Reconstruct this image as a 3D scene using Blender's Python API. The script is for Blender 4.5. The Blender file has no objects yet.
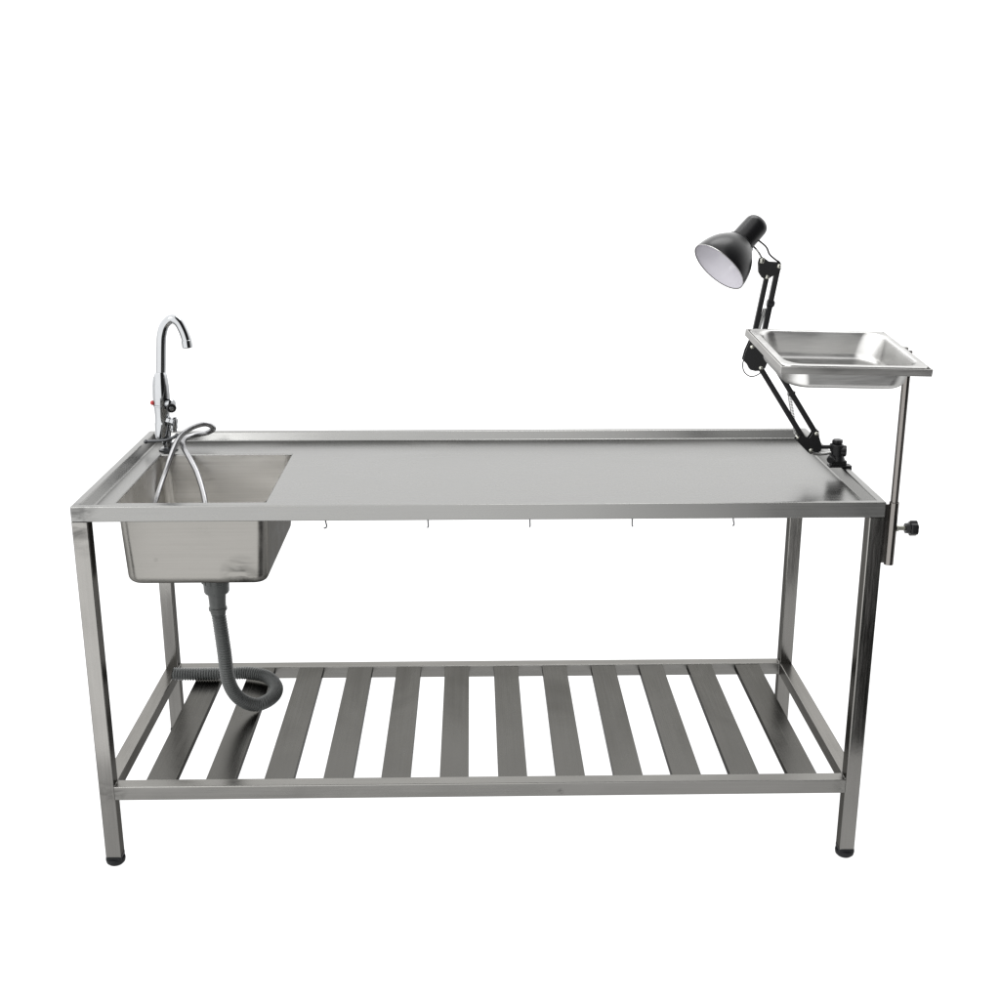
import bpy, bmesh, math, random
from mathutils import Vector, Matrix
random.seed(4)
scn = bpy.context.scene
COL = scn.collection
L, D, H, W = 1.8, 0.706, 0.903, 0.0356      # table length, depth, height, leg tube

# ------------------------------------------------------------------ materials
def nt(name):
    m = bpy.data.materials.new(name); m.use_nodes = True
    t = m.node_tree; b = t.nodes['Principled BSDF']
    return m, t, b

def steel(name, base, rough, axis, var=0.10, metal=1.0, blot=0.06, grain=0.05, cscale=3.0, weld=None, wav=.12, edge=.28):
    """brushed steel: fine streaks along one axis, broad cloudy variation, optional weld discolouration"""
    m, t, b = nt(name); N, K = t.nodes, t.links
    tc = N.new('ShaderNodeTexCoord'); oi = N.new('ShaderNodeObjectInfo')
    off = N.new('ShaderNodeVectorMath'); off.operation = 'SCALE'
    K.new(oi.outputs['Location'], off.inputs[0]); off.inputs['Scale'].default_value = 7.3
    add = N.new('ShaderNodeVectorMath'); add.operation = 'ADD'
    K.new(tc.outputs['Object'], add.inputs[0]); K.new(off.outputs[0], add.inputs[1])
    mp = N.new('ShaderNodeMapping')
    s = [260, 260, 260]; s['xyz'.index(axis)] = 3.5
    mp.inputs['Scale'].default_value = s
    K.new(add.outputs[0], mp.inputs['Vector'])
    n1 = N.new('ShaderNodeTexNoise'); n1.inputs['Scale'].default_value = 1; n1.inputs['Detail'].default_value = 4
    K.new(mp.outputs[0], n1.inputs['Vector'])
    mp2 = N.new('ShaderNodeMapping')
    s = [2.2 * cscale] * 3; s['xyz'.index(axis)] = cscale
    mp2.inputs['Scale'].default_value = s
    K.new(add.outputs[0], mp2.inputs['Vector'])
    n2 = N.new('ShaderNodeTexNoise'); n2.inputs['Scale'].default_value = 1; n2.inputs['Detail'].default_value = 5
    n2.inputs['Roughness'].default_value = .55; n2.inputs['Distortion'].default_value = .6
    K.new(mp2.outputs[0], n2.inputs['Vector'])
    # roughness
    r1 = N.new('ShaderNodeMapRange'); r1.inputs['From Min'].default_value = .3; r1.inputs['From Max'].default_value = .7
    r1.inputs['To Min'].default_value = rough - var; r1.inputs['To Max'].default_value = rough + var
    K.new(n2.outputs['Fac'], r1.inputs['Value'])
    r2 = N.new('ShaderNodeMath'); r2.operation = 'MULTIPLY_ADD'; r2.inputs[1].default_value = .12; r2.inputs[2].default_value = -.06
    K.new(n1.outputs['Fac'], r2.inputs[0])
    ra = N.new('ShaderNodeMath'); ra.operation = 'ADD'; K.new(r1.outputs[0], ra.inputs[0]); K.new(r2.outputs[0], ra.inputs[1])
    K.new(ra.outputs[0], b.inputs['Roughness'])
    # colour
    c1 = N.new('ShaderNodeMapRange'); c1.inputs['From Min'].default_value = .3; c1.inputs['From Max'].default_value = .7
    c1.inputs['To Min'].default_value = 1 - blot; c1.inputs['To Max'].default_value = 1 + blot
    K.new(n2.outputs['Fac'], c1.inputs['Value'])
    c2 = N.new('ShaderNodeMapRange'); c2.inputs['From Min'].default_value = .3; c2.inputs['From Max'].default_value = .7
    c2.inputs['To Min'].default_value = 1 - grain; c2.inputs['To Max'].default_value = 1 + grain
    K.new(n1.outputs['Fac'], c2.inputs['Value'])
    cm = N.new('ShaderNodeMath'); cm.operation = 'MULTIPLY'; K.new(c1.outputs[0], cm.inputs[0]); K.new(c2.outputs[0], cm.inputs[1])
    last = cm
    if weld:                                   # blotchy heat and polishing marks around given points
        for (wx, wy, wz, rad, dark) in weld:
            vd = N.new('ShaderNodeVectorMath'); vd.operation = 'DISTANCE'
            K.new(tc.outputs['Object'], vd.inputs[0]); vd.inputs[1].default_value = (wx, wy, wz)
            w1 = N.new('ShaderNodeMapRange'); w1.inputs['From Min'].default_value = rad; w1.inputs['From Max'].default_value = rad * .25
            K.new(vd.outputs['Value'], w1.inputs['Value'])
            n3 = N.new('ShaderNodeTexNoise'); n3.inputs['Scale'].default_value = 1.3 / rad; n3.inputs['Detail'].default_value = 3
            n3.inputs['Distortion'].default_value = 1.2
            mp3 = N.new('ShaderNodeMapping'); mp3.inputs['Scale'].default_value = (.7, 1, 1.7); K.new(tc.outputs['Object'], mp3.inputs['Vector']); K.new(mp3.outputs[0], n3.inputs['Vector'])
            w2 = N.new('ShaderNodeMapRange'); w2.inputs['From Min'].default_value = .38; w2.inputs['From Max'].default_value = .68
            K.new(n3.outputs['Fac'], w2.inputs['Value'])
            w3 = N.new('ShaderNodeMath'); w3.operation = 'MULTIPLY'; K.new(w1.outputs[0], w3.inputs[0]); K.new(w2.outputs[0], w3.inputs[1])
            w4 = N.new('ShaderNodeMath'); w4.operation = 'MULTIPLY_ADD'; w4.inputs[1].default_value = -dark; w4.inputs[2].default_value = 1
            K.new(w3.outputs[0], w4.inputs[0])
            w5 = N.new('ShaderNodeMath'); w5.operation = 'MULTIPLY'; K.new(last.outputs[0], w5.inputs[0]); K.new(w4.outputs[0], w5.inputs[1])
            last = w5
    vs = N.new('ShaderNodeVectorMath'); vs.operation = 'SCALE'; vs.inputs[0].default_value = base
    K.new(last.outputs[0], vs.inputs['Scale']); K.new(vs.outputs[0], b.inputs['Base Color'])
    b.inputs['Metallic'].default_value = metal; b.inputs['Specular Tint'].default_value = (edge, edge, edge, 1)
    # slight waviness of thin sheet and the grain
    bp = N.new('ShaderNodeBump'); bp.inputs['Strength'].default_value = .12; bp.inputs['Distance'].default_value = .0003
    K.new(n1.outputs['Fac'], bp.inputs['Height'])
    bp2 = N.new('ShaderNodeBump'); bp2.inputs['Strength'].default_value = wav; bp2.inputs['Distance'].default_value = .006
    K.new(n2.outputs['Fac'], bp2.inputs['Height']); K.new(bp.outputs[0], bp2.inputs['Normal'])
    K.new(bp2.outputs[0], b.inputs['Normal'])
    return m

def simple(name, col, rough=.5, metal=0.0, var=.08, scale=30, bump=0.0):
    m, t, b = nt(name); N, K = t.nodes, t.links
    tc = N.new('ShaderNodeTexCoord')
    n = N.new('ShaderNodeTexNoise'); n.inputs['Scale'].default_value = scale; n.inputs['Detail'].default_value = 5
    K.new(tc.outputs['Object'], n.inputs['Vector'])
    r = N.new('ShaderNodeMapRange'); r.inputs['From Min'].default_value = .3; r.inputs['From Max'].default_value = .7
    r.inputs['To Min'].default_value = 1 - var; r.inputs['To Max'].default_value = 1 + var
    K.new(n.outputs['Fac'], r.inputs['Value'])
    v = N.new('ShaderNodeVectorMath'); v.operation = 'SCALE'; v.inputs[0].default_value = col
    K.new(r.outputs[0], v.inputs['Scale']); K.new(v.outputs[0], b.inputs['Base Color'])
    r2 = N.new('ShaderNodeMath'); r2.operation = 'MULTIPLY'; r2.inputs[1].default_value = rough
    K.new(r.outputs[0], r2.inputs[0]); K.new(r2.outputs[0], b.inputs['Roughness'])
    b.inputs['Metallic'].default_value = metal
    if metal < .5: b.inputs['Specular IOR Level'].default_value = .20
    if bump:
        bp = N.new('ShaderNodeBump'); bp.inputs['Strength'].default_value = bump; bp.inputs['Distance'].default_value = .001
        K.new(n.outputs['Fac'], bp.inputs['Height']); K.new(bp.outputs[0], b.inputs['Normal'])
    return m

SB = (.175, .172, .164)
LB = (.172, .168, .160)
M_top   = steel('brushed_steel_sheet', (.170, .1695, .165), .27, 'x', var=.05, blot=.05, grain=.03, cscale=3.0, wav=.0, edge=.64, weld=[(.018, 0, .885, .05, .5)])
M_rail  = steel('brushed_steel_rail', SB, .30, 'x', blot=.07, weld=[(.035, 0, .197, .035, .35), (1.085, 0, .19, .011, .6), (1.765, 0, .197, .035, .4)])
M_leg   = steel('brushed_steel_leg', LB, .17, 'z', var=.06, blot=.10, weld=[(.018, 0, .85, .07, .55), (.018, 0, .2, .04, .3)], cscale=4)
M_side  = steel('brushed_steel_cross_rail', LB, .25, 'y', blot=.10)
M_slat  = steel('shaded_steel_slat', (.098, .0965, .092), .26, 'y', var=.06, blot=.10, grain=.04, cscale=2.5)  # same steel, with the shelf's shade put into a darker base colour
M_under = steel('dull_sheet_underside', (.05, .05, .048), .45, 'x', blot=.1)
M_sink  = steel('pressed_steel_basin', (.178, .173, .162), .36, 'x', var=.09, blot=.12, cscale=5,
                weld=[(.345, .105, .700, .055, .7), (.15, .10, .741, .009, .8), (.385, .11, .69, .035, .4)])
M_bowl = steel('lightened_basin_inside', (.56, .55, .53), .34, 'x', var=.06, blot=.08, cscale=4, edge=.8)  # base colour raised to stand in for light bouncing inside the bowl
M_pan   = steel('bright_pressed_steel', (.44, .438, .43), .34, 'x', var=.07, blot=.05, cscale=6, wav=.04, edge=.35)
M_pframe= steel('tray_bracket_steel', (.30, .296, .288), .42, 'x', edge=.6, blot=.08)
M_pole  = steel('round_tube_steel', (.13, .122, .115), .24, 'z', blot=.08)
M_chrome= simple('polished_chrome', (.28, .286, .293), .09, 1.0, .05, 12)
M_hose  = simple('chrome_hose', (.26, .26, .265), .34, 1.0, .08, 60)
M_rubber= simple('black_rubber', (.005, .0055, .0065), .6, 0, .15, 40, .2)
M_black = simple('black_enamel', (.0045, .0045, .005), .30, 0, .12, 25)
M_blackp= simple('black_plastic', (.005, .005, .0055), .45, 0, .15, 60, .1)
M_white = simple('white_enamel', (.43, .42, .45), .16, 0, .03, 20)
M_bulb  = simple('opal_glass_bulb', (.42,.42,.43), .12, 0, .02, 20)
M_wire  = simple('bright_steel_wire', (.25, .25, .245), .3, 1.0, .05, 40)
M_bolt  = simple('zinc_bolt', (.30, .30, .27), .3, 1.0, .08, 80)
M_grey  = simple('grey_plastic', (.060, .063, .062), .36, 0, .12, 25, .1)
M_dark  = simple('dark_metal', (.05, .052, .055), .3, .6, .15, 40)
M_red   = simple('red_plastic', (.30, .03, .03), .4, 0, .05, 40)

# ------------------------------------------------------------------ object helpers
def finish(o, bevel=0.0, smooth=True, angle=35):
    me = o.data
    if bevel:
        md = o.modifiers.new('bevel', 'BEVEL'); md.width = bevel; md.segments = 2; md.limit_method = 'ANGLE'
        md.angle_limit = math.radians(40)
    if smooth:
        for p in me.polygons: p.use_smooth = True
        bm = bmesh.new(); bm.from_mesh(me)
        for e in bm.edges:
            if len(e.link_faces) == 2 and e.calc_face_angle(0) > math.radians(angle) and not bevel: e.smooth = False
        bm.to_mesh(me); bm.free()
        wn = o.modifiers.new('normals', 'WEIGHTED_NORMAL'); wn.keep_sharp = True

def obj(name, bm, mat, parent=None, base=None, bevel=0.0, angle=35, label=None):
    """bm is in world coordinates; the mesh is re-expressed about its thing's base"""
    if base is None and parent is not None:
        base = Vector(parent.get('_b', (0, 0, 0)))
    base = Vector(base or (0, 0, 0))
    bmesh.ops.recalc_face_normals(bm, faces=bm.faces)
    bmesh.ops.translate(bm, verts=bm.verts, vec=-base)
    me = bpy.data.meshes.new(name); bm.to_mesh(me); bm.free()
    o = bpy.data.objects.new(name, me); COL.objects.link(o)
    me.materials.append(mat)
    if parent is not None: o.parent = parent
    else: o.location = base
    BASE[o.name] = base
    if label: o['label'] = label
    finish(o, bevel, True, angle)
    return o
BASE = {}
def child(name, bm, mat, parent, bevel=0.0, angle=35, label=None):
    return obj(name, bm, mat, parent, BASE[parent.name], bevel, angle, label)

def thing(name, label, cat, loc, group=None):
    o = bpy.data.objects.new(name, None); COL.objects.link(o); o.location = loc
    o.empty_display_size = .05
    o['label'] = label; o['category'] = cat
    if group: o['group'] = group
    BASE[o.name] = Vector(loc)
    return o

def nb(): return bmesh.new()
def box(bm, x0, x1, y0, y1, z0, z1):
    v = [bm.verts.new(p) for p in ((x0,y0,z0),(x1,y0,z0),(x1,y1,z0),(x0,y1,z0),(x0,y0,z1),(x1,y0,z1),(x1,y1,z1),(x0,y1,z1))]
    for f in ((3,2,1,0),(4,5,6,7),(0,1,5,4),(1,2,6,5),(2,3,7,6),(3,0,4,7)): bm.faces.new([v[i] for i in f])
    return bm
def frames(pts):
    T = []
    for i in range(len(pts)):
        a = pts[max(0, i-1)]; b = pts[min(len(pts)-1, i+1)]
        T.append((b - a).normalized())
    up = Vector((0, 0, 1)) if abs(T[0].z) < .9 else Vector((0, 1, 0))
    n = (up - T[0] * up.dot(T[0])).normalized(); out = []
    for t in T:
        n = (n - t * n.dot(t)).normalized(); out.append((n, t.cross(n)))
    return out
def sweep(bm, pts, rad, seg=16, cap=True):
    pts = [Vector(p) for p in pts]; fr = frames(pts); rings = []
    for i, (p, (n, b)) in enumerate(zip(pts, fr)):
        r = rad(i) if callable(rad) else rad
        rings.append([bm.verts.new(p + (n * math.cos(a) + b * math.sin(a)) * r) for a in [2*math.pi*k/seg for k in range(seg)]])
    for A, B in zip(rings, rings[1:]):
        for k in range(seg): bm.faces.new((A[k], A[(k+1) % seg], B[(k+1) % seg], B[k]))
    if cap: bm.faces.new(rings[0][::-1]); bm.faces.new(rings[-1])
    return bm
def spline(P, step=.004):
    P = [Vector(p) for p in P]; Q = [P[0]*2 - P[1]] + P + [P[-1]*2 - P[-2]]; out = []
    for i in range(1, len(Q)-2):
        a, b, c, d = Q[i-1], Q[i], Q[i+1], Q[i+2]
        n = max(2, int((c-b).length / .002))
        for k in range(n):
            t = k / n
            out.append(.5 * ((2*b) + (c-a)*t + (2*a-5*b+4*c-d)*t*t + (3*b-a-3*c+d)*t**3))
    out.append(P[-1])
    # resample evenly
    res = [out[0]]; acc = 0
    for a, b in zip(out, out[1:]):
        seg = (b-a).length
        while acc + seg >= step:
            a = a + (b-a) * ((step-acc)/seg); seg = (b-a).length; acc = 0; res.append(a.copy())
        acc += seg
    res.append(out[-1])
    return res
def lathe(bm, origin, axis, prof, seg=32, cap=True):
    """prof: list of (distance along axis, radius)"""
    o = Vector(origin); ax = Vector(axis).normalized()
    up = Vector((0, 0, 1)) if abs(ax.z) < .9 else Vector((1, 0, 0))
    n = (up - ax * up.dot(ax)).normalized(); b = ax.cross(n); rings = []
    for t, r in prof:
        r = max(r, 1e-5)
        rings.append([bm.verts.new(o + ax*t + (n*math.cos(a) + b*math.sin(a))*r) for a in [2*math.pi*k/seg for k in range(seg)]])
    for A, B in zip(rings, rings[1:]):
        for k in range(seg): bm.faces.new((A[k], A[(k+1) % seg], B[(k+1) % seg], B[k]))
    if cap: bm.faces.new(rings[0][::-1]); bm.faces.new(rings[-1])
    return bm
def ball(bm, c, r, seg=16):
    return lathe(bm, c, (0, 0, 1), [(-r*math.cos(math.pi*k/8), r*math.sin(math.pi*k/8)) for k in range(9)], seg)
def bar(bm, a, b, w, t, face=(0, 1, 0)):
    """rectangular bar from a to b; w = width in plane, t = thickness along face"""
    a, b = Vector(a), Vector(b); d = (b-a).normalized(); f = Vector(face); s = d.cross(f).normalized()*w/2; f = f*t/2
    v = [bm.verts.new(p) for p in (a-s-f, a+s-f, a+s+f, a-s+f, b-s-f, b+s-f, b+s+f, b-s+f)]
    for q in ((3,2,1,0),(4,5,6,7),(0,1,5,4),(1,2,6,5),(2,3,7,6),(3,0,4,7)): bm.faces.new([v[i] for i in q])
    return bm
def plate(bm, pts, y0, y1):
    A = [bm.verts.new((x, y0, z)) for x, z in pts]; B = [bm.verts.new((x, y1, z)) for x, z in pts]
    bm.faces.new(A); bm.faces.new(B[::-1]); n = len(A)
    for k in range(n): bm.faces.new((A[k], A[(k+1) % n], B[(k+1) % n], B[k]))
    return bm
def rrect(x0, x1, y0, y1, z, r, seg=8):
    out = []
    for cx, cy, a0 in ((x1-r, y1-r, 0), (x0+r, y1-r, 90), (x0+r, y0+r, 180), (x1-r, y0+r, 270)):
        for k in range(seg+1):
            a = math.radians(a0 + 90*k/seg); out.append(Vector((cx + r*math.cos(a), cy + r*math.sin(a), z)))
    return out
def loft(bm, rings, cap0=False, cap1=False):
    R = [[bm.verts.new(p) for p in ring] for ring in rings]
    for A, B in zip(R, R[1:]):
        n = len(A)
        for k in range(n): bm.faces.new((A[k], A[(k+1) % n], B[(k+1) % n], B[k]))
    if cap0: bm.faces.new(R[0][::-1])
    if cap1: bm.faces.new(R[-1])
    return bm
def copy_child(o, dx, dy=0, parent=None):
    c = o.copy(); COL.objects.link(c); c.parent = parent or o.parent
    c.location = o.location + Vector((dx, dy, 0))
    for g in o.children:
        d = g.copy(); COL.objects.link(d); d.parent = c
    return c

# ------------------------------------------------------------------ the work table
table = thing('work_table', 'long stainless steel work table with built-in sink at its left end and slatted shelf below', 'work table', (0, 0, 0))

# tabletop: one pressed sheet with raised rim and a cut-out for the basin
SX0, SX1, SY0, SY1 = .070, .410, .105, .537
bm = nb()
def perim(ix, iy, z):
    xs = [ix, SX0, SX1, L-ix]; ys = [iy, SY0, SY1, D-iy]
    if iy > .05: ys = [iy, SY0, SY1, D-iy]
    idx = [(0,0),(1,0),(2,0),(3,0),(3,1),(3,2),(3,3),(2,3),(1,3),(0,3),(0,2),(0,1)]
    return [Vector((xs[i], ys[j], z)) for i, j in idx], xs, ys
rings = []
for ins, z in ((.0195, .8800), (.0195, .8670), (0, .8670), (0, H), (.0165, H), (.0275, .8800)):
    rings.append(perim(ins, ins, z)[0])
R = [[bm.verts.new(p) for p in r] for r in rings]
for A, B in zip(R, R[1:]):
    for k in range(12): bm.faces.new((A[k], A[(k+1) % 12], B[(k+1) % 12], B[k]))
F = R[-1]
h = [bm.verts.new(p) for p in ((SX0,SY0,.88),(SX1,SY0,.88),(SX1,SY1,.88),(SX0,SY1,.88))]
for f in ((F[0],F[1],h[0],F[11]),(F[1],F[2],h[1],h[0]),(F[2],F[3],F[4],h[1]),(h[1],F[4],F[5],h[2]),(h[2],F[5],F[6],F[7]),
          (h[3],h[2],F[7],F[8]),(F[10],h[3],F[8],F[9]),(F[11],h[0],h[3],F[10])): bm.faces.new(f)
g = [bm.verts.new(v.co + Vector((0,0,-.004))) for v in h]                     # folded edge round the hole
for k in range(4): bm.faces.new((h[k], h[(k+1) % 4], g[(k+1) % 4], g[k]))
top = child('tabletop', bm, M_top, table, bevel=.0028)
# stiffening board under the sheet
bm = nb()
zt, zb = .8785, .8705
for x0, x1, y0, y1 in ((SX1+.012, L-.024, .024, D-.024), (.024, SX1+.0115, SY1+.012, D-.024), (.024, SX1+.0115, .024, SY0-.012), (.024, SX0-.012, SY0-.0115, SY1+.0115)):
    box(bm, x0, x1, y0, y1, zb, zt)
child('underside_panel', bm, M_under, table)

ZR0 = .8670
e = .0001
def tube(bm, x0, x1, y0, y1, z0, z1, ax, r=.0026):
    """square tube with rounded long edges and square-cut ends"""
    lo = (x0, y0, z0); hi = (x1, y1, z1); k = 'xyz'.index(ax); u, v = [(1, 2), (2, 0), (0, 1)][k]
    rings = []
    for t in (lo[k], hi[k]):
        ring = []
        for q in rrect(lo[u], hi[u], lo[v], hi[v], 0, r, 4):
            p = [0, 0, 0]; p[k] = t; p[u] = q.x; p[v] = q.y; ring.append(Vector(p))
        rings.append(ring)
    return loft(bm, rings, True, True)

# legs with rubber feet
def leg(x0, y0, mat):
    bm = nb()
    x1, y1 = x0+W, y0+W
    tube(bm, x0, x1, y0, y1, .020, ZR0-.0002, 'z')
    lo = child('leg', bm, mat, table, angle=60)
    c = (x0+W/2, y0+W/2, 0)
    f = lathe(nb(), c, (0,0,1), [(0,.012),(.0015,.0175),(.006,.0218),(.013,.0232),(.0165,.0228),(.018,.0215)], 36)
    h_ = .0190
    loft(f, [rrect(c[0]-h_+q, c[0]+h_-q, c[1]-h_+q, c[1]+h_-q, z, .006) for z, q in ((.0150,.0004),(.0245,0),(.0262,.0006),(.0262,.0010))], True, True)
    child('rubber_foot', f, M_rubber, lo, angle=50)
    return lo
leg(0, 0, M_leg); leg(L-W, 0, M_leg); leg(0, D-W, M_leg); leg(L-W, D-W, M_leg)

# shelf frame and slats
zs0, zs1 = .1784, .2139
def srail(x0, x1, y0, y1, ax, m): child('shelf_rail', tube(nb(), x0, x1, y0, y1, zs0, zs1, ax), m, table, angle=60)
srail(W+e, L-W-e, .0003, W-.0003, 'x', M_rail); srail(W+e, L-W-e, D-W+.0003, D-.0003, 'x', M_rail)
srail(.0003, W-.0003, W+e, D-W-e, 'y', M_side); srail(L-W+.0003, L-.0003, W+e, D-W-e, 'y', M_side)
# weld beads along the seams between shelf rails and legs
for cx_, cy_ in ((0, 0), (1, 0), (0, 1), (1, 1)):
    X = W if cx_ == 0 else L-W
    Yc = (.004, W-.002) if cy_ == 0 else (D-W+.002, D-.004)
    pts = [(X + random.uniform(-.0005, .0005), Yc[0] + (Yc[1]-Yc[0])*k/20, zs1 + random.uniform(-.0006, .0001)) for k in range(21)]
    child('weld_bead', sweep(nb(), pts, lambda i: .0020 + random.uniform(-.0006, .0006), 10), M_rail, table, angle=180)
    Yv = W-.0001 if cy_ == 0 else D-W+.0001
    pts = [(X + (.0008 if cx_ == 0 else -.0008), Yv + random.uniform(-.0004, .0004), zs0 + .001 + (zs1-zs0)*k/20) for k in range(21)]
    child('weld_bead', sweep(nb(), pts, lambda i: .0020 + random.uniform(-.0006, .0006), 10), M_rail, table, angle=180)
bm = nb()
sx, sw = .1030, .0692
y0, y1 = W+.0003, D-W-.0003
box(bm, sx, sx+sw, y0, y1, .2105, .2125)
box(bm, sx, sx+.0015, y0, y1, .1945, .2104)
box(bm, sx+sw-.0015, sx+sw, y0, y1, .1945, .2104)
bmesh.ops.translate(bm, verts=bm.verts, vec=(-sx-sw/2, -D/2, -.2))
BASE['_s'] = Vector((0,0,0))
me = bpy.data.meshes.new('shelf_slat'); bmesh.ops.recalc_face_normals(bm, faces=bm.faces); bm.to_mesh(me); bm.free()
me.materials.append(M_slat)
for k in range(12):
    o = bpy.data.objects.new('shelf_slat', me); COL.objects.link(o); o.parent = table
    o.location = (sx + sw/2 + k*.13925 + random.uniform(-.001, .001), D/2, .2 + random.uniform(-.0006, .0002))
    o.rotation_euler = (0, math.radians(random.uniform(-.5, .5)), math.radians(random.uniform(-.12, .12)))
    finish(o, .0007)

# sink basin, rounded pressed bowl with wall thickness
bm = nb()
def bowl(o):          # rings from the rim down to the floor; o = outward offset
    rr = []
    X0, X1, Y0, Y1 = SX0+.0008-o, SX1-.0008+o, SY0+.0008-o, SY1-.0008+o
    zf = .680 - o
    rr.append(rrect(X0, X1, Y0, Y1, .8775, .022+o))
    rr.append(rrect(X0+.003, X1-.003, Y0+.002, Y1-.003, .80, .022+o))
    t = .008
    rr.append(rrect(X0+t, X1-t, Y0+t*.4, Y1-t, zf+.022, .024+o))
    for k in range(1, 7):
        a = math.radians(90*k/6); q = .020
        ins = t + q*(1-math.cos(a)); z = zf + .022 - .022*math.sin(a)
        rr.append(rrect(X0+ins, X1-ins, Y0+ins-t*.6, Y1-ins, z, max(.024+o-q*(1-math.cos(a))*.4, .01)))
    return rr
inner, outer = bowl(0), bowl(.0022)
loft(bm, outer[::-1] + inner, True, True)
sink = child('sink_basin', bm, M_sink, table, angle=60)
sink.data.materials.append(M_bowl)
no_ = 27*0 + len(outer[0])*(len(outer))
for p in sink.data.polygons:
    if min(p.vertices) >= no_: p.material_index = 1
bm = nb()
lathe(bm, (.2425, .300, .6815), (0,0,1), [(0,.052),(.0015,.052),(.0025,.047),(.001,.035),(.0005,.0)], 32)
child('drain_strainer', bm, M_chrome, sink)

# small hooks under the front rail
for x, tw in ((.5563,1.0), (.7826,.35), (1.0090,.15), (1.2370,-.1), (1.4628,.8)):
    pts = [(0,0,0),(0,0,-.006),(.0012,-.001,-.011),(.0022,-.002,-.0145),(.0015,-.004,-.0175),(-.0012,-.0065,-.0185),(-.003,-.0085,-.0175)]
    bm = sweep(nb(), spline([(x+a*tw, .012+b, ZR0+.0005+c) for a, b, c in pts], .0012), .0016, 8)
    child('hook', bm, M_dark, table)

# sleeve for the tray pole, welded to the right front leg, with its clamping knob
PX, PY = 1.8185, .006
bm = lathe(nb(), (PX, PY, .7555), (0,0,1), [(0,.0105),(.1455,.0105),(.1462,.0098),(.1462,.0087),(.110,.0087)], 28, True)
box(bm, L+.0002, PX-.006, PY-.003, PY+.003, .760, .896)
sl = child('pole_sleeve', bm, M_pole, table)
kz = .8405
bm = lathe(nb(), (PX+.0095, PY, kz), (1,0,0), [(0,.0075),(.005,.0075),(.0052,.0045),(.024,.0045)], 20)
for k in range(6): lathe(bm, (PX+.0148+.0024*k, PY, kz), (1,0,0), [(0,.0045),(.0008,.0055),(.0016,.0045)], 16, False)
child('threaded_bolt', bm, M_bolt, sl)
bm = nb()
def lobed(bm, o, ax, t0, t1, r, n=6, amp=.14, seg=60):
    ax = Vector(ax).normalized(); o = Vector(o)
    up = Vector((0,0,1)) if abs(ax.z) < .9 else Vector((1,0,0)); nn = (up-ax*up.dot(ax)).normalized(); b = ax.cross(nn)
    rings = []
    for t, s in ((t0, .82), (t0+.0015, .96), (t0+.003, 1), (t1-.003, 1), (t1-.0015, .95), (t1, .78)):
        ring = []
        for k in range(seg):
            a = 2*math.pi*k/seg; rr = r*s*(1 - amp*(.5-.5*math.cos(n*a))**1.5)
            ring.append(o + ax*t + (nn*math.cos(a)+b*math.sin(a))*rr)
        rings.append(ring)
    loft(bm, rings, True, True)
lathe(bm, (PX+.029, PY, kz), (1,0,0), [(0,.007),(.001,.0115),(.010,.0125),(.011,.0125)], 24)
lobed(bm, (PX+.029, PY, kz), (1,0,0), .010, .028, .0178)
child('clamp_knob', bm, M_black, sl, angle=50)

# ------------------------------------------------------------------ drain hose
HS = [(.2401,.3,.5650),(.2401,.3,.5497),(.2440,.3,.512),(.2489,.305,.4281),(.2515,.32,.338),(.2679,.345,.2780),(.2986,.378,.2400),
      (.3250,.405,.2330),(.3440,.450,.2325),(.3400,.505,.2330),(.3060,.560,.2360),(.2500,.585,.2360),(.1900,.588,.2330),(.1167,.588,.2325),(.055,.589,.2330),(.0420,.590,.2340)]
hose = thing('drain_hose', 'grey corrugated drain hose curling from the sink outlet onto the shelf slats', 'drain hose', (.242, .300, .231))
pts = spline(HS, .0012)
bm = sweep(nb(), pts, lambda i: .0168 + (0, .0014, .0014, 0, -.0016, -.0016)[i % 6], 26)
child('corrugated_tube', bm, M_grey, hose, angle=180)
bm = lathe(nb(), (.2420, .300, .6985), (0,0,-1),
   [(0,.040),(.006,.042),(.010,.040),(.022,.030),(.040,.027),(.072,.0285),(.074,.0345),(.084,.0350),(.086,.0320),(.108,.0312),(.112,.0290),(.114,.0225),
    (.135,.0210),(.150,.0205),(.152,.0228),(.158,.0228),(.160,.0195),(.168,.0190)], 36)
child('outlet_coupling', bm, M_grey, hose, angle=40)
bm = nb()
for k in range(14):
    a = 2*math.pi*k/14
    bar(bm, (.2420+.0335*math.cos(a), .3+.0335*math.sin(a), .6245), (.2420+.0335*math.cos(a), .3+.0335*math.sin(a), .6150), .004, .005, (math.cos(a), math.sin(a), 0))
child('coupling_grip', bm, M_grey, hose)

# ------------------------------------------------------------------ faucet
FX, FY = .0785, .585
fau = thing('faucet', 'chrome gooseneck faucet with black side knob at the back left corner', 'faucet', (FX, FY, .8802))
bm = lathe(nb(), (FX, FY, .8803), (0,0,1), [(0,.025),(.003,.025),(.006,.021),(.008,.016)], 36)
child('base_ring', bm, M_dark, fau)
bm = lathe(nb(), (FX, FY, .8875), (0,0,1), [(0,.0115),(.008,.0115),(.009,.0155),(.015,.0155),(.016,.011),(.026,.011),(.027,.0165)], 24)
child('mounting_stem', bm, M_chrome, fau)
bm = nb()
lathe(bm, (.0670, FY, .9130), (.006,0,.17), [(0,.0185),(.001,.020),(.020,.0205),(.040,.0205),(.042,.0190),(.060,.0188),(.085,.0205),(.110,.0215),(.140,.0205),(.160,.0178),(.168,.0165),(.172,.0150),(.176,.0135)], 40)
child('body', bm, M_chrome, fau, angle=50)
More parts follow.
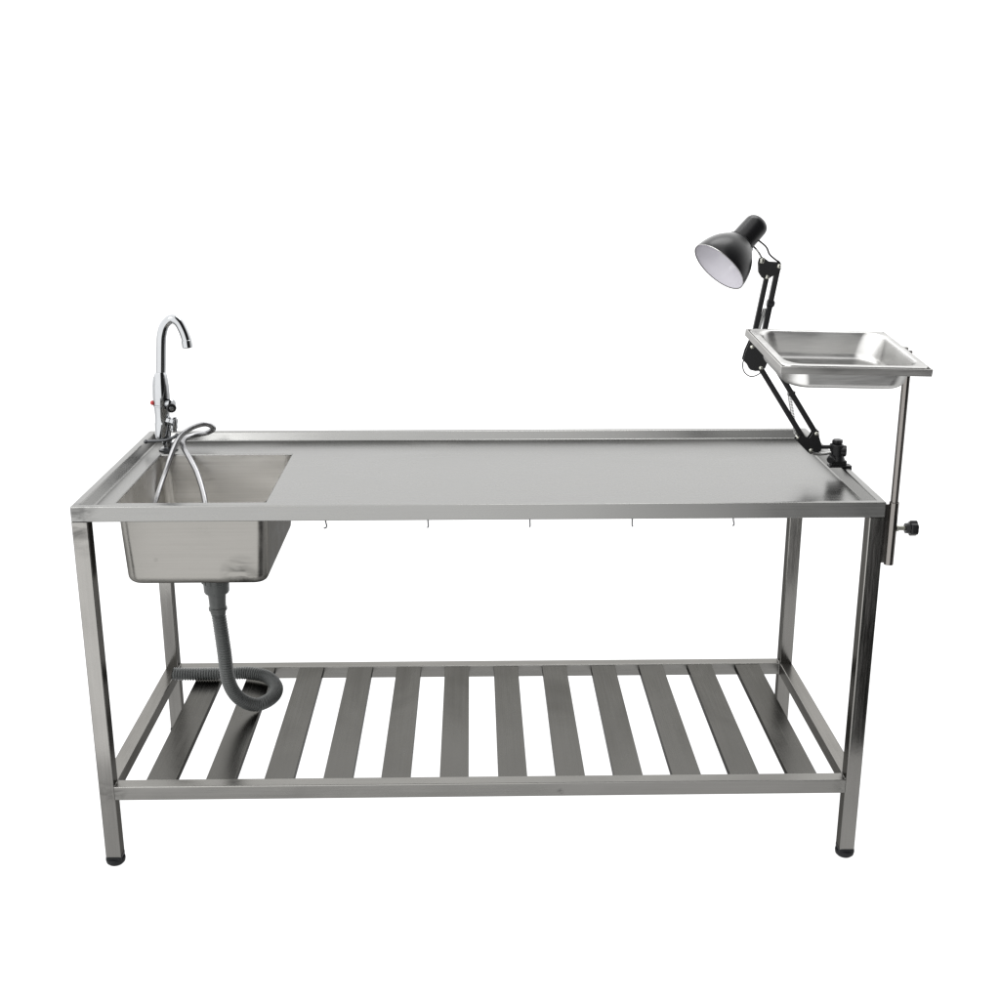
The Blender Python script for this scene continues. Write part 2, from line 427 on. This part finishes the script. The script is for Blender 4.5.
# gooseneck spout
pts = [(x, FY, z) for x, z in ((.0715,1.060),(.0755,1.100),(.0806,1.1589),(.0843,1.1866),(.0941,1.2122),(.1122,1.2262),(.1290,1.2183),(.1399,1.1964),(.1460,1.1747),(.1470,1.1640))]
bm = sweep(nb(), spline(pts, .004), .0126, 28)
sp = child('spout', bm, M_chrome, fau, angle=60)
d = Vector((.004, 0, -.06)).normalized()
bm = lathe(nb(), (.1462, FY, 1.1725), d, [(0,.0124),(.001,.0134),(.019,.0136),(.021,.0122),(.021,.0100),(.018,.0095)], 28)
child('aerator', bm, M_chrome, sp)
# mixer lever lying against the left of the body, with its red mark
bm = nb()
loft(bm, [rrect(.0505-a, .0625+a*.3, FY-.010-a, FY+.010+a, z, .005) for z, a in ((1.000,-.002),(1.008,.001),(1.035,.001),(1.060,-.0005),(1.078,-.003))], True, True)
lv = child('mixer_lever', bm, M_chrome, fau, angle=50)
bm = nb(); ball(bm, (.0480, FY-.006, 1.0085), .0062)
child('red_mark', bm, M_red, lv)
# side valve with black knob, facing right and to the front
bm = lathe(nb(), (.078, FY, 1.006), (.85,-.5,.05), [(0,.012),(.010,.0135),(.026,.0135),(.028,.011),(.030,.009)], 24)
sv = child('side_valve', bm, M_chrome, fau)
o2 = Vector((.078, FY, 1.006)) + Vector((.85,-.5,.05)).normalized()*.0200 + Vector((.003,-.009,-.008))
bm = lathe(nb(), o2, (.35,-.93,.0), [(0,.009),(.002,.0115),(.009,.0125),(.012,.0112),(.013,.009)], 28)
child('valve_knob', bm, M_black, sv)
bm = lathe(nb(), o2, (.35,-.93,.0), [(.0132,.0062),(.0142,.0058),(.0146,.0042)], 24)
child('knob_cap', bm, M_chrome, sv)
bm = lathe(nb(), (.0700, FY, .9975), (.006,0,.17), [(0,.0208),(.001,.0226),(.005,.0226),(.006,.0208)], 40)
child('body_collar', bm, M_chrome, fau)
# hose outlet block low on the right
bm = lathe(nb(), (.0760, FY, .962), (.9,-.42,-.15), [(0,.0125),(.020,.0125),(.0205,.0108),(.026,.0108),(.0265,.012),(.032,.012),(.033,.0095)], 8)
lathe(bm, (.0995, FY-.010, .972), (0,0,-1), [(0,.0085),(.012,.0095),(.030,.0095),(.032,.0075),(.040,.0075)], 20)
child('hose_outlet', bm, M_chrome, fau, angle=40)
# dark diverter lever
bm = sweep(nb(), spline([(.0268, FY-.022, .9085), (.045, FY-.023, .9100), (.075, FY-.024, .9120), (.095, FY-.02, .9170), (.1075, FY-.015, .9235)], .004), .0042, 14)
ball(bm, (.0268, FY-.022, .9085), .0060); ball(bm, (.1075, FY-.015, .9235), .0055)
child('diverter_lever', bm, M_dark, fau)
HP = [(.055,.36,.7100),(.0753,.42,.7863),(.0891,.5,.8484),(.1137,.55,.9156),(.1401,.58,.9385),(.1758,.6,.9465),(.1945,.612,.9325),(.1760,.628,.9170),
      (.1450,.622,.9110),(.1220,.598,.9080),(.1230,.560,.8990),(.1479,.520,.8743),(.175,.48,.8401),(.2016,.42,.7856),(.2070,.38,.7300)]
pts = spline(HP, .0012)
bm = sweep(nb(), pts, lambda i: .0069 + (.0003 if i % 2 else -.0003), 18)
child('spray_hose', bm, M_hose, fau, angle=180)

# ------------------------------------------------------------------ tray stand and tray
def trayM():
    a, b_, g = .0693, .036, .1236
    return Matrix.Translation((1.6422, -.0568, 1.257)) @ Matrix.Rotation(a, 4, 'Z') @ Matrix.Rotation(b_, 4, 'Y') @ Matrix.Rotation(g, 4, 'X')
TM = trayM()
stand = thing('tray_stand', 'steel pole with a rectangular tray bracket, held in the sleeve at the right front leg', 'tray stand', (PX, PY, .79))
bm = lathe(nb(), (PX, PY, .792), (0,0,1), [(0,.0083),(.447,.0083),(.4485,.0075)], 28)
pole = child('pole', bm, M_pole, stand)
TW, TD = .3125, .2692
bm = nb()
t, hh = .0030, .0150
def fbar(x0, x1, y0, y1): box(bm, x0, x1, y0, y1, -hh, 0)
fbar(-TW/2, TW/2, -TD/2, -TD/2+t); fbar(-TW/2, TW/2, TD/2-t, TD/2)
fbar(-TW/2, -TW/2+t, -TD/2+t, TD/2-t); fbar(TW/2-t, TW/2, -TD/2+t, TD/2-t)
# inward flange under the pan's rim
bi = .012
for x0, x1, y0, y1 in ((-TW/2+t, TW/2-t, -TD/2+t, -TD/2+bi), (-TW/2+t, TW/2-t, TD/2-bi, TD/2-t), (-TW/2+t, -TW/2+bi, -TD/2+bi, TD/2-bi), (TW/2-bi, TW/2-t, -TD/2+bi, TD/2-bi)):
    box(bm, x0, x1, y0, y1, -hh+.0002, -hh+.0022)
bmesh.ops.transform(bm, matrix=TM, verts=bm.verts)
child('tray_bracket', bm, M_pframe, stand, bevel=.0006)
lp = TM.inverted() @ Vector((PX, PY, 1.235))
bm = box(nb(), TW/2+.0002, lp.x-.004, lp.y-.006, lp.y+.006, -.0145, -.007)
bmesh.ops.transform(bm, matrix=TM, verts=bm.verts)
child('weld_lug', bm, M_pframe, stand, bevel=.001)

bm = nb()
def pr(ins, z, r): return rrect(-TW/2+ins, TW/2-ins, -TD/2+ins, TD/2-ins, z, r, 10)
inn = [pr(.0045,-.0015,.018), pr(.0045,.0012,.018), pr(.0065,.0024,.017), pr(.0150,.0024,.036), pr(.0180,.0014,.038), pr(.0205,-.0040,.040), pr(.0240,-.022,.044), pr(.0275,-.040,.046)]
for k in range(1, 7):
    a = math.radians(15*k); inn.append(pr(.0275 + .016*(1-math.cos(a)), -.040-.014*math.sin(a),   .046 - .010*(1-math.cos(a))))
inn.append(pr(.055, -.0546, .022))
th = .0014
out = [pr(.0060,-.0015,.017), pr(.0062,.0002,.017), pr(.0150,.0008,.036), pr(.0190,-.0060,.041)]
out += [pr(.0226,-.022,.045), pr(.0261,-.040,.047)]
for k in range(1, 7):
    a = math.radians(15*k); out.append(pr(.0261 + .017*(1-math.cos(a)), -.040-.0156*math.sin(a), .047 - .010*(1-math.cos(a))))
out.append(pr(.055, -.0562, .022))
loft(bm, out[::-1] + inn, True, True)
bmesh.ops.transform(bm, matrix=TM, verts=bm.verts)
tray = obj('instrument_tray', bm, M_pan, None, TM @ Vector((0,0,-.0562)), angle=70)
tray['label'] = 'shallow rectangular stainless steel tray with rounded corners, resting in the bracket on the pole'
tray['category'] = 'tray'

# ------------------------------------------------------------------ desk lamp
lamp = thing('desk_lamp', 'black swing arm desk lamp with bell shade clamped to the right rim of the table', 'desk lamp', (1.770, .300, .9035))
Y = .300
# clamp
bm = nb()
box(bm, 1.7510, 1.8060, Y-.012, Y+.012, .9034, .9080)
box(bm, 1.8010, 1.8060, Y-.012, Y+.012, .8450, .9032)
box(bm, 1.7500, 1.8008, Y-.012, Y+.012, .8450, .8510)
box(bm, 1.7560, 1.7930, Y-.011, Y+.011, .9082, .9200)
lathe(bm, (1.7690, Y, .9202), (0,0,1), [(0,.021),(.008,.0190),(.012,.0165),(.038,.0155),(.040,.0135)], 28)
lathe(bm, (1.7560, Y-.010, .9280), (-.5,-.8,-.15), [(0,.009),(.012,.010),(.016,.008)], 20)
cl = child('clamp', bm, M_blackp, lamp, bevel=.001)
bm = lathe(nb(), (1.7740, Y, .8520), (0,0,-1), [(-.012,.010),(-.010,.010),(-.009,.004),(.030,.004),(.031,.012),(.040,.013),(.042,.010)], 20)
child('clamp_screw', bm, M_blackp, cl)
bm = nb()
lobed(bm, (1.7690, Y, .9610), (0,0,1), 0, .0110, .0130, 6, .12)
lobed(bm, (1.7770, Y-.003, .9440), (1,-.25,0), 0, .0145, .0140, 6, .15)
child('clamp_knob', bm, M_blackp, cl, angle=50)
# rod from the clamp to the arm's base plate, silver bracket below it
bm = lathe(nb(), (1.7630, Y, .9530), (-1,0,.0), [(0,.0095),(.010,.0095),(.0105,.0050),(.038,.0050)], 20)
child('pivot_rod', bm, M_blackp, lamp)
bm = sweep(nb(), spline([(1.7060,Y-.009,.9420),(1.7130,Y-.009,.9385),(1.730,Y-.009,.9380),(1.7520,Y-.009,.9410)], .003), .0042, 12)
child('bracket_tube', bm, M_wire, lamp)
PL = [(1.6640,.9740),(1.6740,.9850),(1.6900,.9800),(1.6960,.9760),(1.7020,.9850),(1.7070,.9990),(1.7190,.9960),(1.7215,.9800),(1.7297,.9560),(1.7280,.9440),(1.7120,.9385),(1.7030,.9370),(1.6960,.9420)]
bm = plate(plate(nb(), PL, Y-.0085, Y-.0065), PL, Y+.0065, Y+.0085)
bp = child('base_plate', bm, M_black, lamp, bevel=.0005)
def bolts(L_, parent, yy=Y-.0086, r=.0052):
    for x, z in L_:
        bm = lathe(nb(), (x, yy, z), (0,-1,0), [(0,r*.9),(.001,r),(.0025,r*.85),(.0036,r*.45),(.0038,.0)], 18)
        lathe(bm, (x, yy+.0004, z), (0,1,0), [(0,.0022),(.018,.0022)], 10)
        child('bolt', bm, M_bolt, parent)
bolts([(1.7136,.9880),(1.7032,.9468)], bp); bolts([(1.6692,.9785)], bp, r=.0036)
# lower arm
def arm(a, b, w=.0125, t=.0110): return child('arm_bar', bar(nb(), a, b, w, t), M_black, lamp, bevel=.0012)
arm((1.7032,Y,.9468), (1.5687,Y,1.1495)); arm((1.7136,Y,.9880), (1.5800,Y,1.1900))
KN = [(1.5400,1.2160),(1.5300,1.1900),(1.5255,1.1690),(1.5380,1.1560),(1.5440,1.1450),(1.5560,1.1420),(1.5720,1.1430),(1.5800,1.1500),(1.5870,1.1720),(1.5920,1.2000),(1.5850,1.2160),(1.5600,1.2230)]
bm = plate(plate(nb(), KN, Y-.0085, Y-.0065), KN, Y+.0065, Y+.0085)
kn = child('elbow_plate', bm, M_black, lamp, bevel=.0005)
bolts([(1.5687,1.1495),(1.5790,1.1880),(1.5450,1.2000),(1.5720,1.2100)], kn)
# upper arm
arm((1.5450,Y,1.2000), (1.5710,Y,1.3640), .0115); arm((1.5690,Y,1.2060), (1.5965,Y,1.3880), .0125)
HPL = [(1.5500,1.3960),(1.5520,1.4060),(1.5600,1.4090),(1.5740,1.3990),(1.6000,1.3970),(1.6020,1.3820),(1.5930,1.3720),(1.5800,1.3640),(1.5700,1.3560),(1.5600,1.3620),(1.5520,1.3740)]
bm = plate(plate(nb(), HPL, Y-.0085, Y-.0065), HPL, Y+.0065, Y+.0085)
hp = child('head_plate', bm, M_black, lamp, bevel=.0005)
bolts([(1.5700,1.3640),(1.5963,1.3886)], hp); bolts([(1.5555,1.4015)], hp, r=.0068)
# tension springs and their collars
def spring(a, b, r, n):
    a, b = Vector(a), Vector(b); d = b-a; ax = d.normalized(); u = ax.cross(Vector((0,1,0))).normalized(); v = Vector((0,1,0)); P = []
    N_ = n*9
    for k in range(N_+1):
        ang = 2*math.pi*n*k/N_; P.append(a + d*k/N_ + (u*math.cos(ang)+v*math.sin(ang))*r)
    return P
for a, b in (((1.6441,Y,1.0797),(1.6660,Y,.9860)), ((1.5720,Y,1.2900),(1.5560,Y,1.2260))):
    sp_ = spring(a, b, .0042, 26)
    child('tension_spring', sweep(nb(), sp_, .0011, 5, False), M_wire, lamp, angle=180)
bm = box(nb(), 1.6400, 1.6560, Y-.0080, Y+.0080, 1.0800, 1.0920); child('spring_collar', bm, M_black, lamp, bevel=.001)
bm = lathe(nb(), (1.5755,Y,1.3030), (1,0,-.15), [(0,.0070),(.001,.0090),(.015,.0090),(.018,.0060)], 18); child('spring_collar', bm, M_black, lamp)
# shade
ax = Vector((-.665, -.353, -.658)).normalized()
OC = Vector((1.4525, .270, 1.3903))
back = -ax
prof = [(0,.0700),(.004,.0704),(.014,.0690),(.028,.0655),(.042,.0600),(.054,.0535),(.064,.0460),(.072,.0395),(.078,.0345),(.082,.0318)]
ip = [(t, r-.0013) for t, r in prof]
bm = lathe(nb(), OC, back, prof + ip[::-1] + [prof[0]], 56, False)
bmesh.ops.remove_doubles(bm, verts=bm.verts, dist=1e-6)
sh = child('lamp_shade', bm, M_black, lamp, angle=60)
ip2 = [(t+.0003, r-.0019) for t, r in prof]
bm = lathe(nb(), OC, back, ip2 + [(.0822,.004)], 56, False)
child('reflector_lining', bm, M_white, sh, angle=60)
bm = lathe(nb(), OC, back, [(0.0003,.0702),(-.0010,.0706),(-.0014,.0698),(-.0008,.0690),(0.0003,.0690)], 56, False)
child('shade_rim', bm, M_wire, sh)
bm = lathe(nb(), OC, back, [(.0795,.0330),(.0815,.0336),(.0835,.0310),(.0840,.0296),(.132,.0290),(.139,.0282),(.145,.0255),(.150,.0200),(.1525,.0130),(.1535,.0)], 44, False)
child('socket_housing', bm, M_black, lamp, angle=50)
bm = lathe(nb(), OC, back, [(.035,.0),(.036,.008),(.040,.0145),(.046,.0185),(.053,.0200),(.060,.0185),(.068,.0140),(.076,.0120),(.083,.0120)], 28, False)
child('bulb', bm, M_bulb, sh, angle=80)
nk = OC + back*.100
bm = sweep(nb(), spline([nk + Vector((.016,.006,-.020)), (1.5470,.300,1.4230), (1.5560,.300,1.4090)], .003), .0024, 10)
child('head_hinge', bm, M_wire, lamp)
ce = OC + back*.130
bm = sweep(nb(), spline([ce + Vector((.006,-.006,-.026)), (1.5650,.298,1.4330), (1.5740,.2965,1.4160), (1.5880,.295,1.4040), (1.5985,.295,1.3970), (1.6000,.294,1.3900)], .003), .0022, 10)
child('power_cable', bm, M_blackp, lamp)
bm = sweep(nb(), spline([(1.5400,.296,1.1800),(1.5290,.292,1.1720),(1.5245,.290,1.1580),(1.5300,.290,1.1400),(1.5460,.290,1.1295),(1.5640,.290,1.1350),(1.5740,.291,1.1460)], .003), .0014, 10)
child('cable_loop', bm, M_blackp, lamp)

# ------------------------------------------------------------------ the white floor, made to glow
m, t_, b = nt('glowing_white_floor'); N, K = t_.nodes, t_.links
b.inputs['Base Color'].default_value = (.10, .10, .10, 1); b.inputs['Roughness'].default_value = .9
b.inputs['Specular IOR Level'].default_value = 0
b.inputs['Emission Color'].default_value = (1, 1, 1, 1); b.inputs['Emission Strength'].default_value = 1.08  # emission added so the floor stays pure white and takes no shadow
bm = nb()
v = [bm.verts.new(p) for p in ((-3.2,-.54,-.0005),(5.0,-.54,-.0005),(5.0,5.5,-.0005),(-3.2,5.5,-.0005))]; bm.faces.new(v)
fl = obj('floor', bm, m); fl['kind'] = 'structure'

# ------------------------------------------------------------------ surround and added area lights
w = bpy.data.worlds.new('World'); scn.world = w; w.use_nodes = True
T = w.node_tree; N, K = T.nodes, T.links; bg = N['Background']
tc = N.new('ShaderNodeTexCoord'); sx_ = N.new('ShaderNodeSeparateXYZ'); K.new(tc.outputs['Generated'], sx_.inputs[0])
def mr(src, a, b_, c, d_, smooth=True):
    n = N.new('ShaderNodeMapRange'); n.interpolation_type = 'SMOOTHSTEP' if smooth else 'LINEAR'
    for k, val in zip(('From Min','From Max','To Min','To Max'), (a, b_, c, d_)): n.inputs[k].default_value = val
    K.new(src, n.inputs['Value']); return n.outputs[0]
def mul(a, b_):
    n = N.new('ShaderNodeMath'); n.operation = 'MULTIPLY'; K.new(a, n.inputs[0]); K.new(b_, n.inputs[1]); return n.outputs[0]
front = mul(mr(sx_.outputs['X'], .08, .295, 2.7, .03), mr(sx_.outputs['X'], .75, .98, 1, 4))   # darker room to the camera's right
fb = mr(sx_.outputs['Y'], -.35, .25, 0, 1)
backv = mr(sx_.outputs['Z'], -.15, .3, 1.6, 2.9)
mx = N.new('ShaderNodeMix'); mx.data_type = 'FLOAT'; K.new(fb, mx.inputs['Factor']); K.new(front, mx.inputs['A']); K.new(backv, mx.inputs['B'])
cv = N.new('ShaderNodeCombineColor')
K.new(mx.outputs['Result'], cv.inputs[0]); K.new(mx.outputs['Result'], cv.inputs[1]); K.new(mx.outputs['Result'], cv.inputs[2])
K.new(cv.outputs[0], bg.inputs['Color']); bg.inputs['Strength'].default_value = 1.0

def area(name, loc, target, size, power):
    l = bpy.data.lights.new(name, 'AREA'); l.shape = 'RECTANGLE'; l.size, l.size_y = size; l.energy = power
    o = bpy.data.objects.new(name, l); COL.objects.link(o); o.location = loc
    o.rotation_euler = (Vector(target)-Vector(loc)).to_track_quat('-Z', 'Y').to_euler()
    return o
area('added_front_light', (-.9, -1.6, 3.0), (.7, .3, .7), (1.1, .8), 24)  # unseen fill light, added for highlights from the front left
area('added_overhead_light', (1.5, .9, 3.2), (1.2, .3, .8), (1.4, .7), 24)  # unseen light added above the table for highlights on the metal

# ------------------------------------------------------------------ camera
cam = bpy.data.cameras.new('Camera'); co = bpy.data.objects.new('Camera', cam); COL.objects.link(co)
fw = Vector((.01972007, .9571497, -.2889214)); up = Vector((.00555144, .28886832, .95735274)); rt = Vector((.999790128, -.0204829974, .000382941))
M = Matrix((rt, up, -fw)).transposed().to_4x4(); M.translation = Vector((.8880, -2.6344, 1.7085))
co.matrix_world = M
cam.sensor_width = 36; cam.lens = 36*1.250787; cam.clip_start = .05; cam.clip_end = 200
scn.camera = co
scn.render.engine = 'CYCLES'
scn.render.resolution_x = scn.render.resolution_y = 1024
vs = scn.view_settings; vs.view_transform = 'Standard'; vs.look = 'None'; vs.exposure = 0; vs.gamma = 1; vs.use_curve_mapping = False
scn.cycles.max_bounces = 10; scn.cycles.glossy_bounces = 8
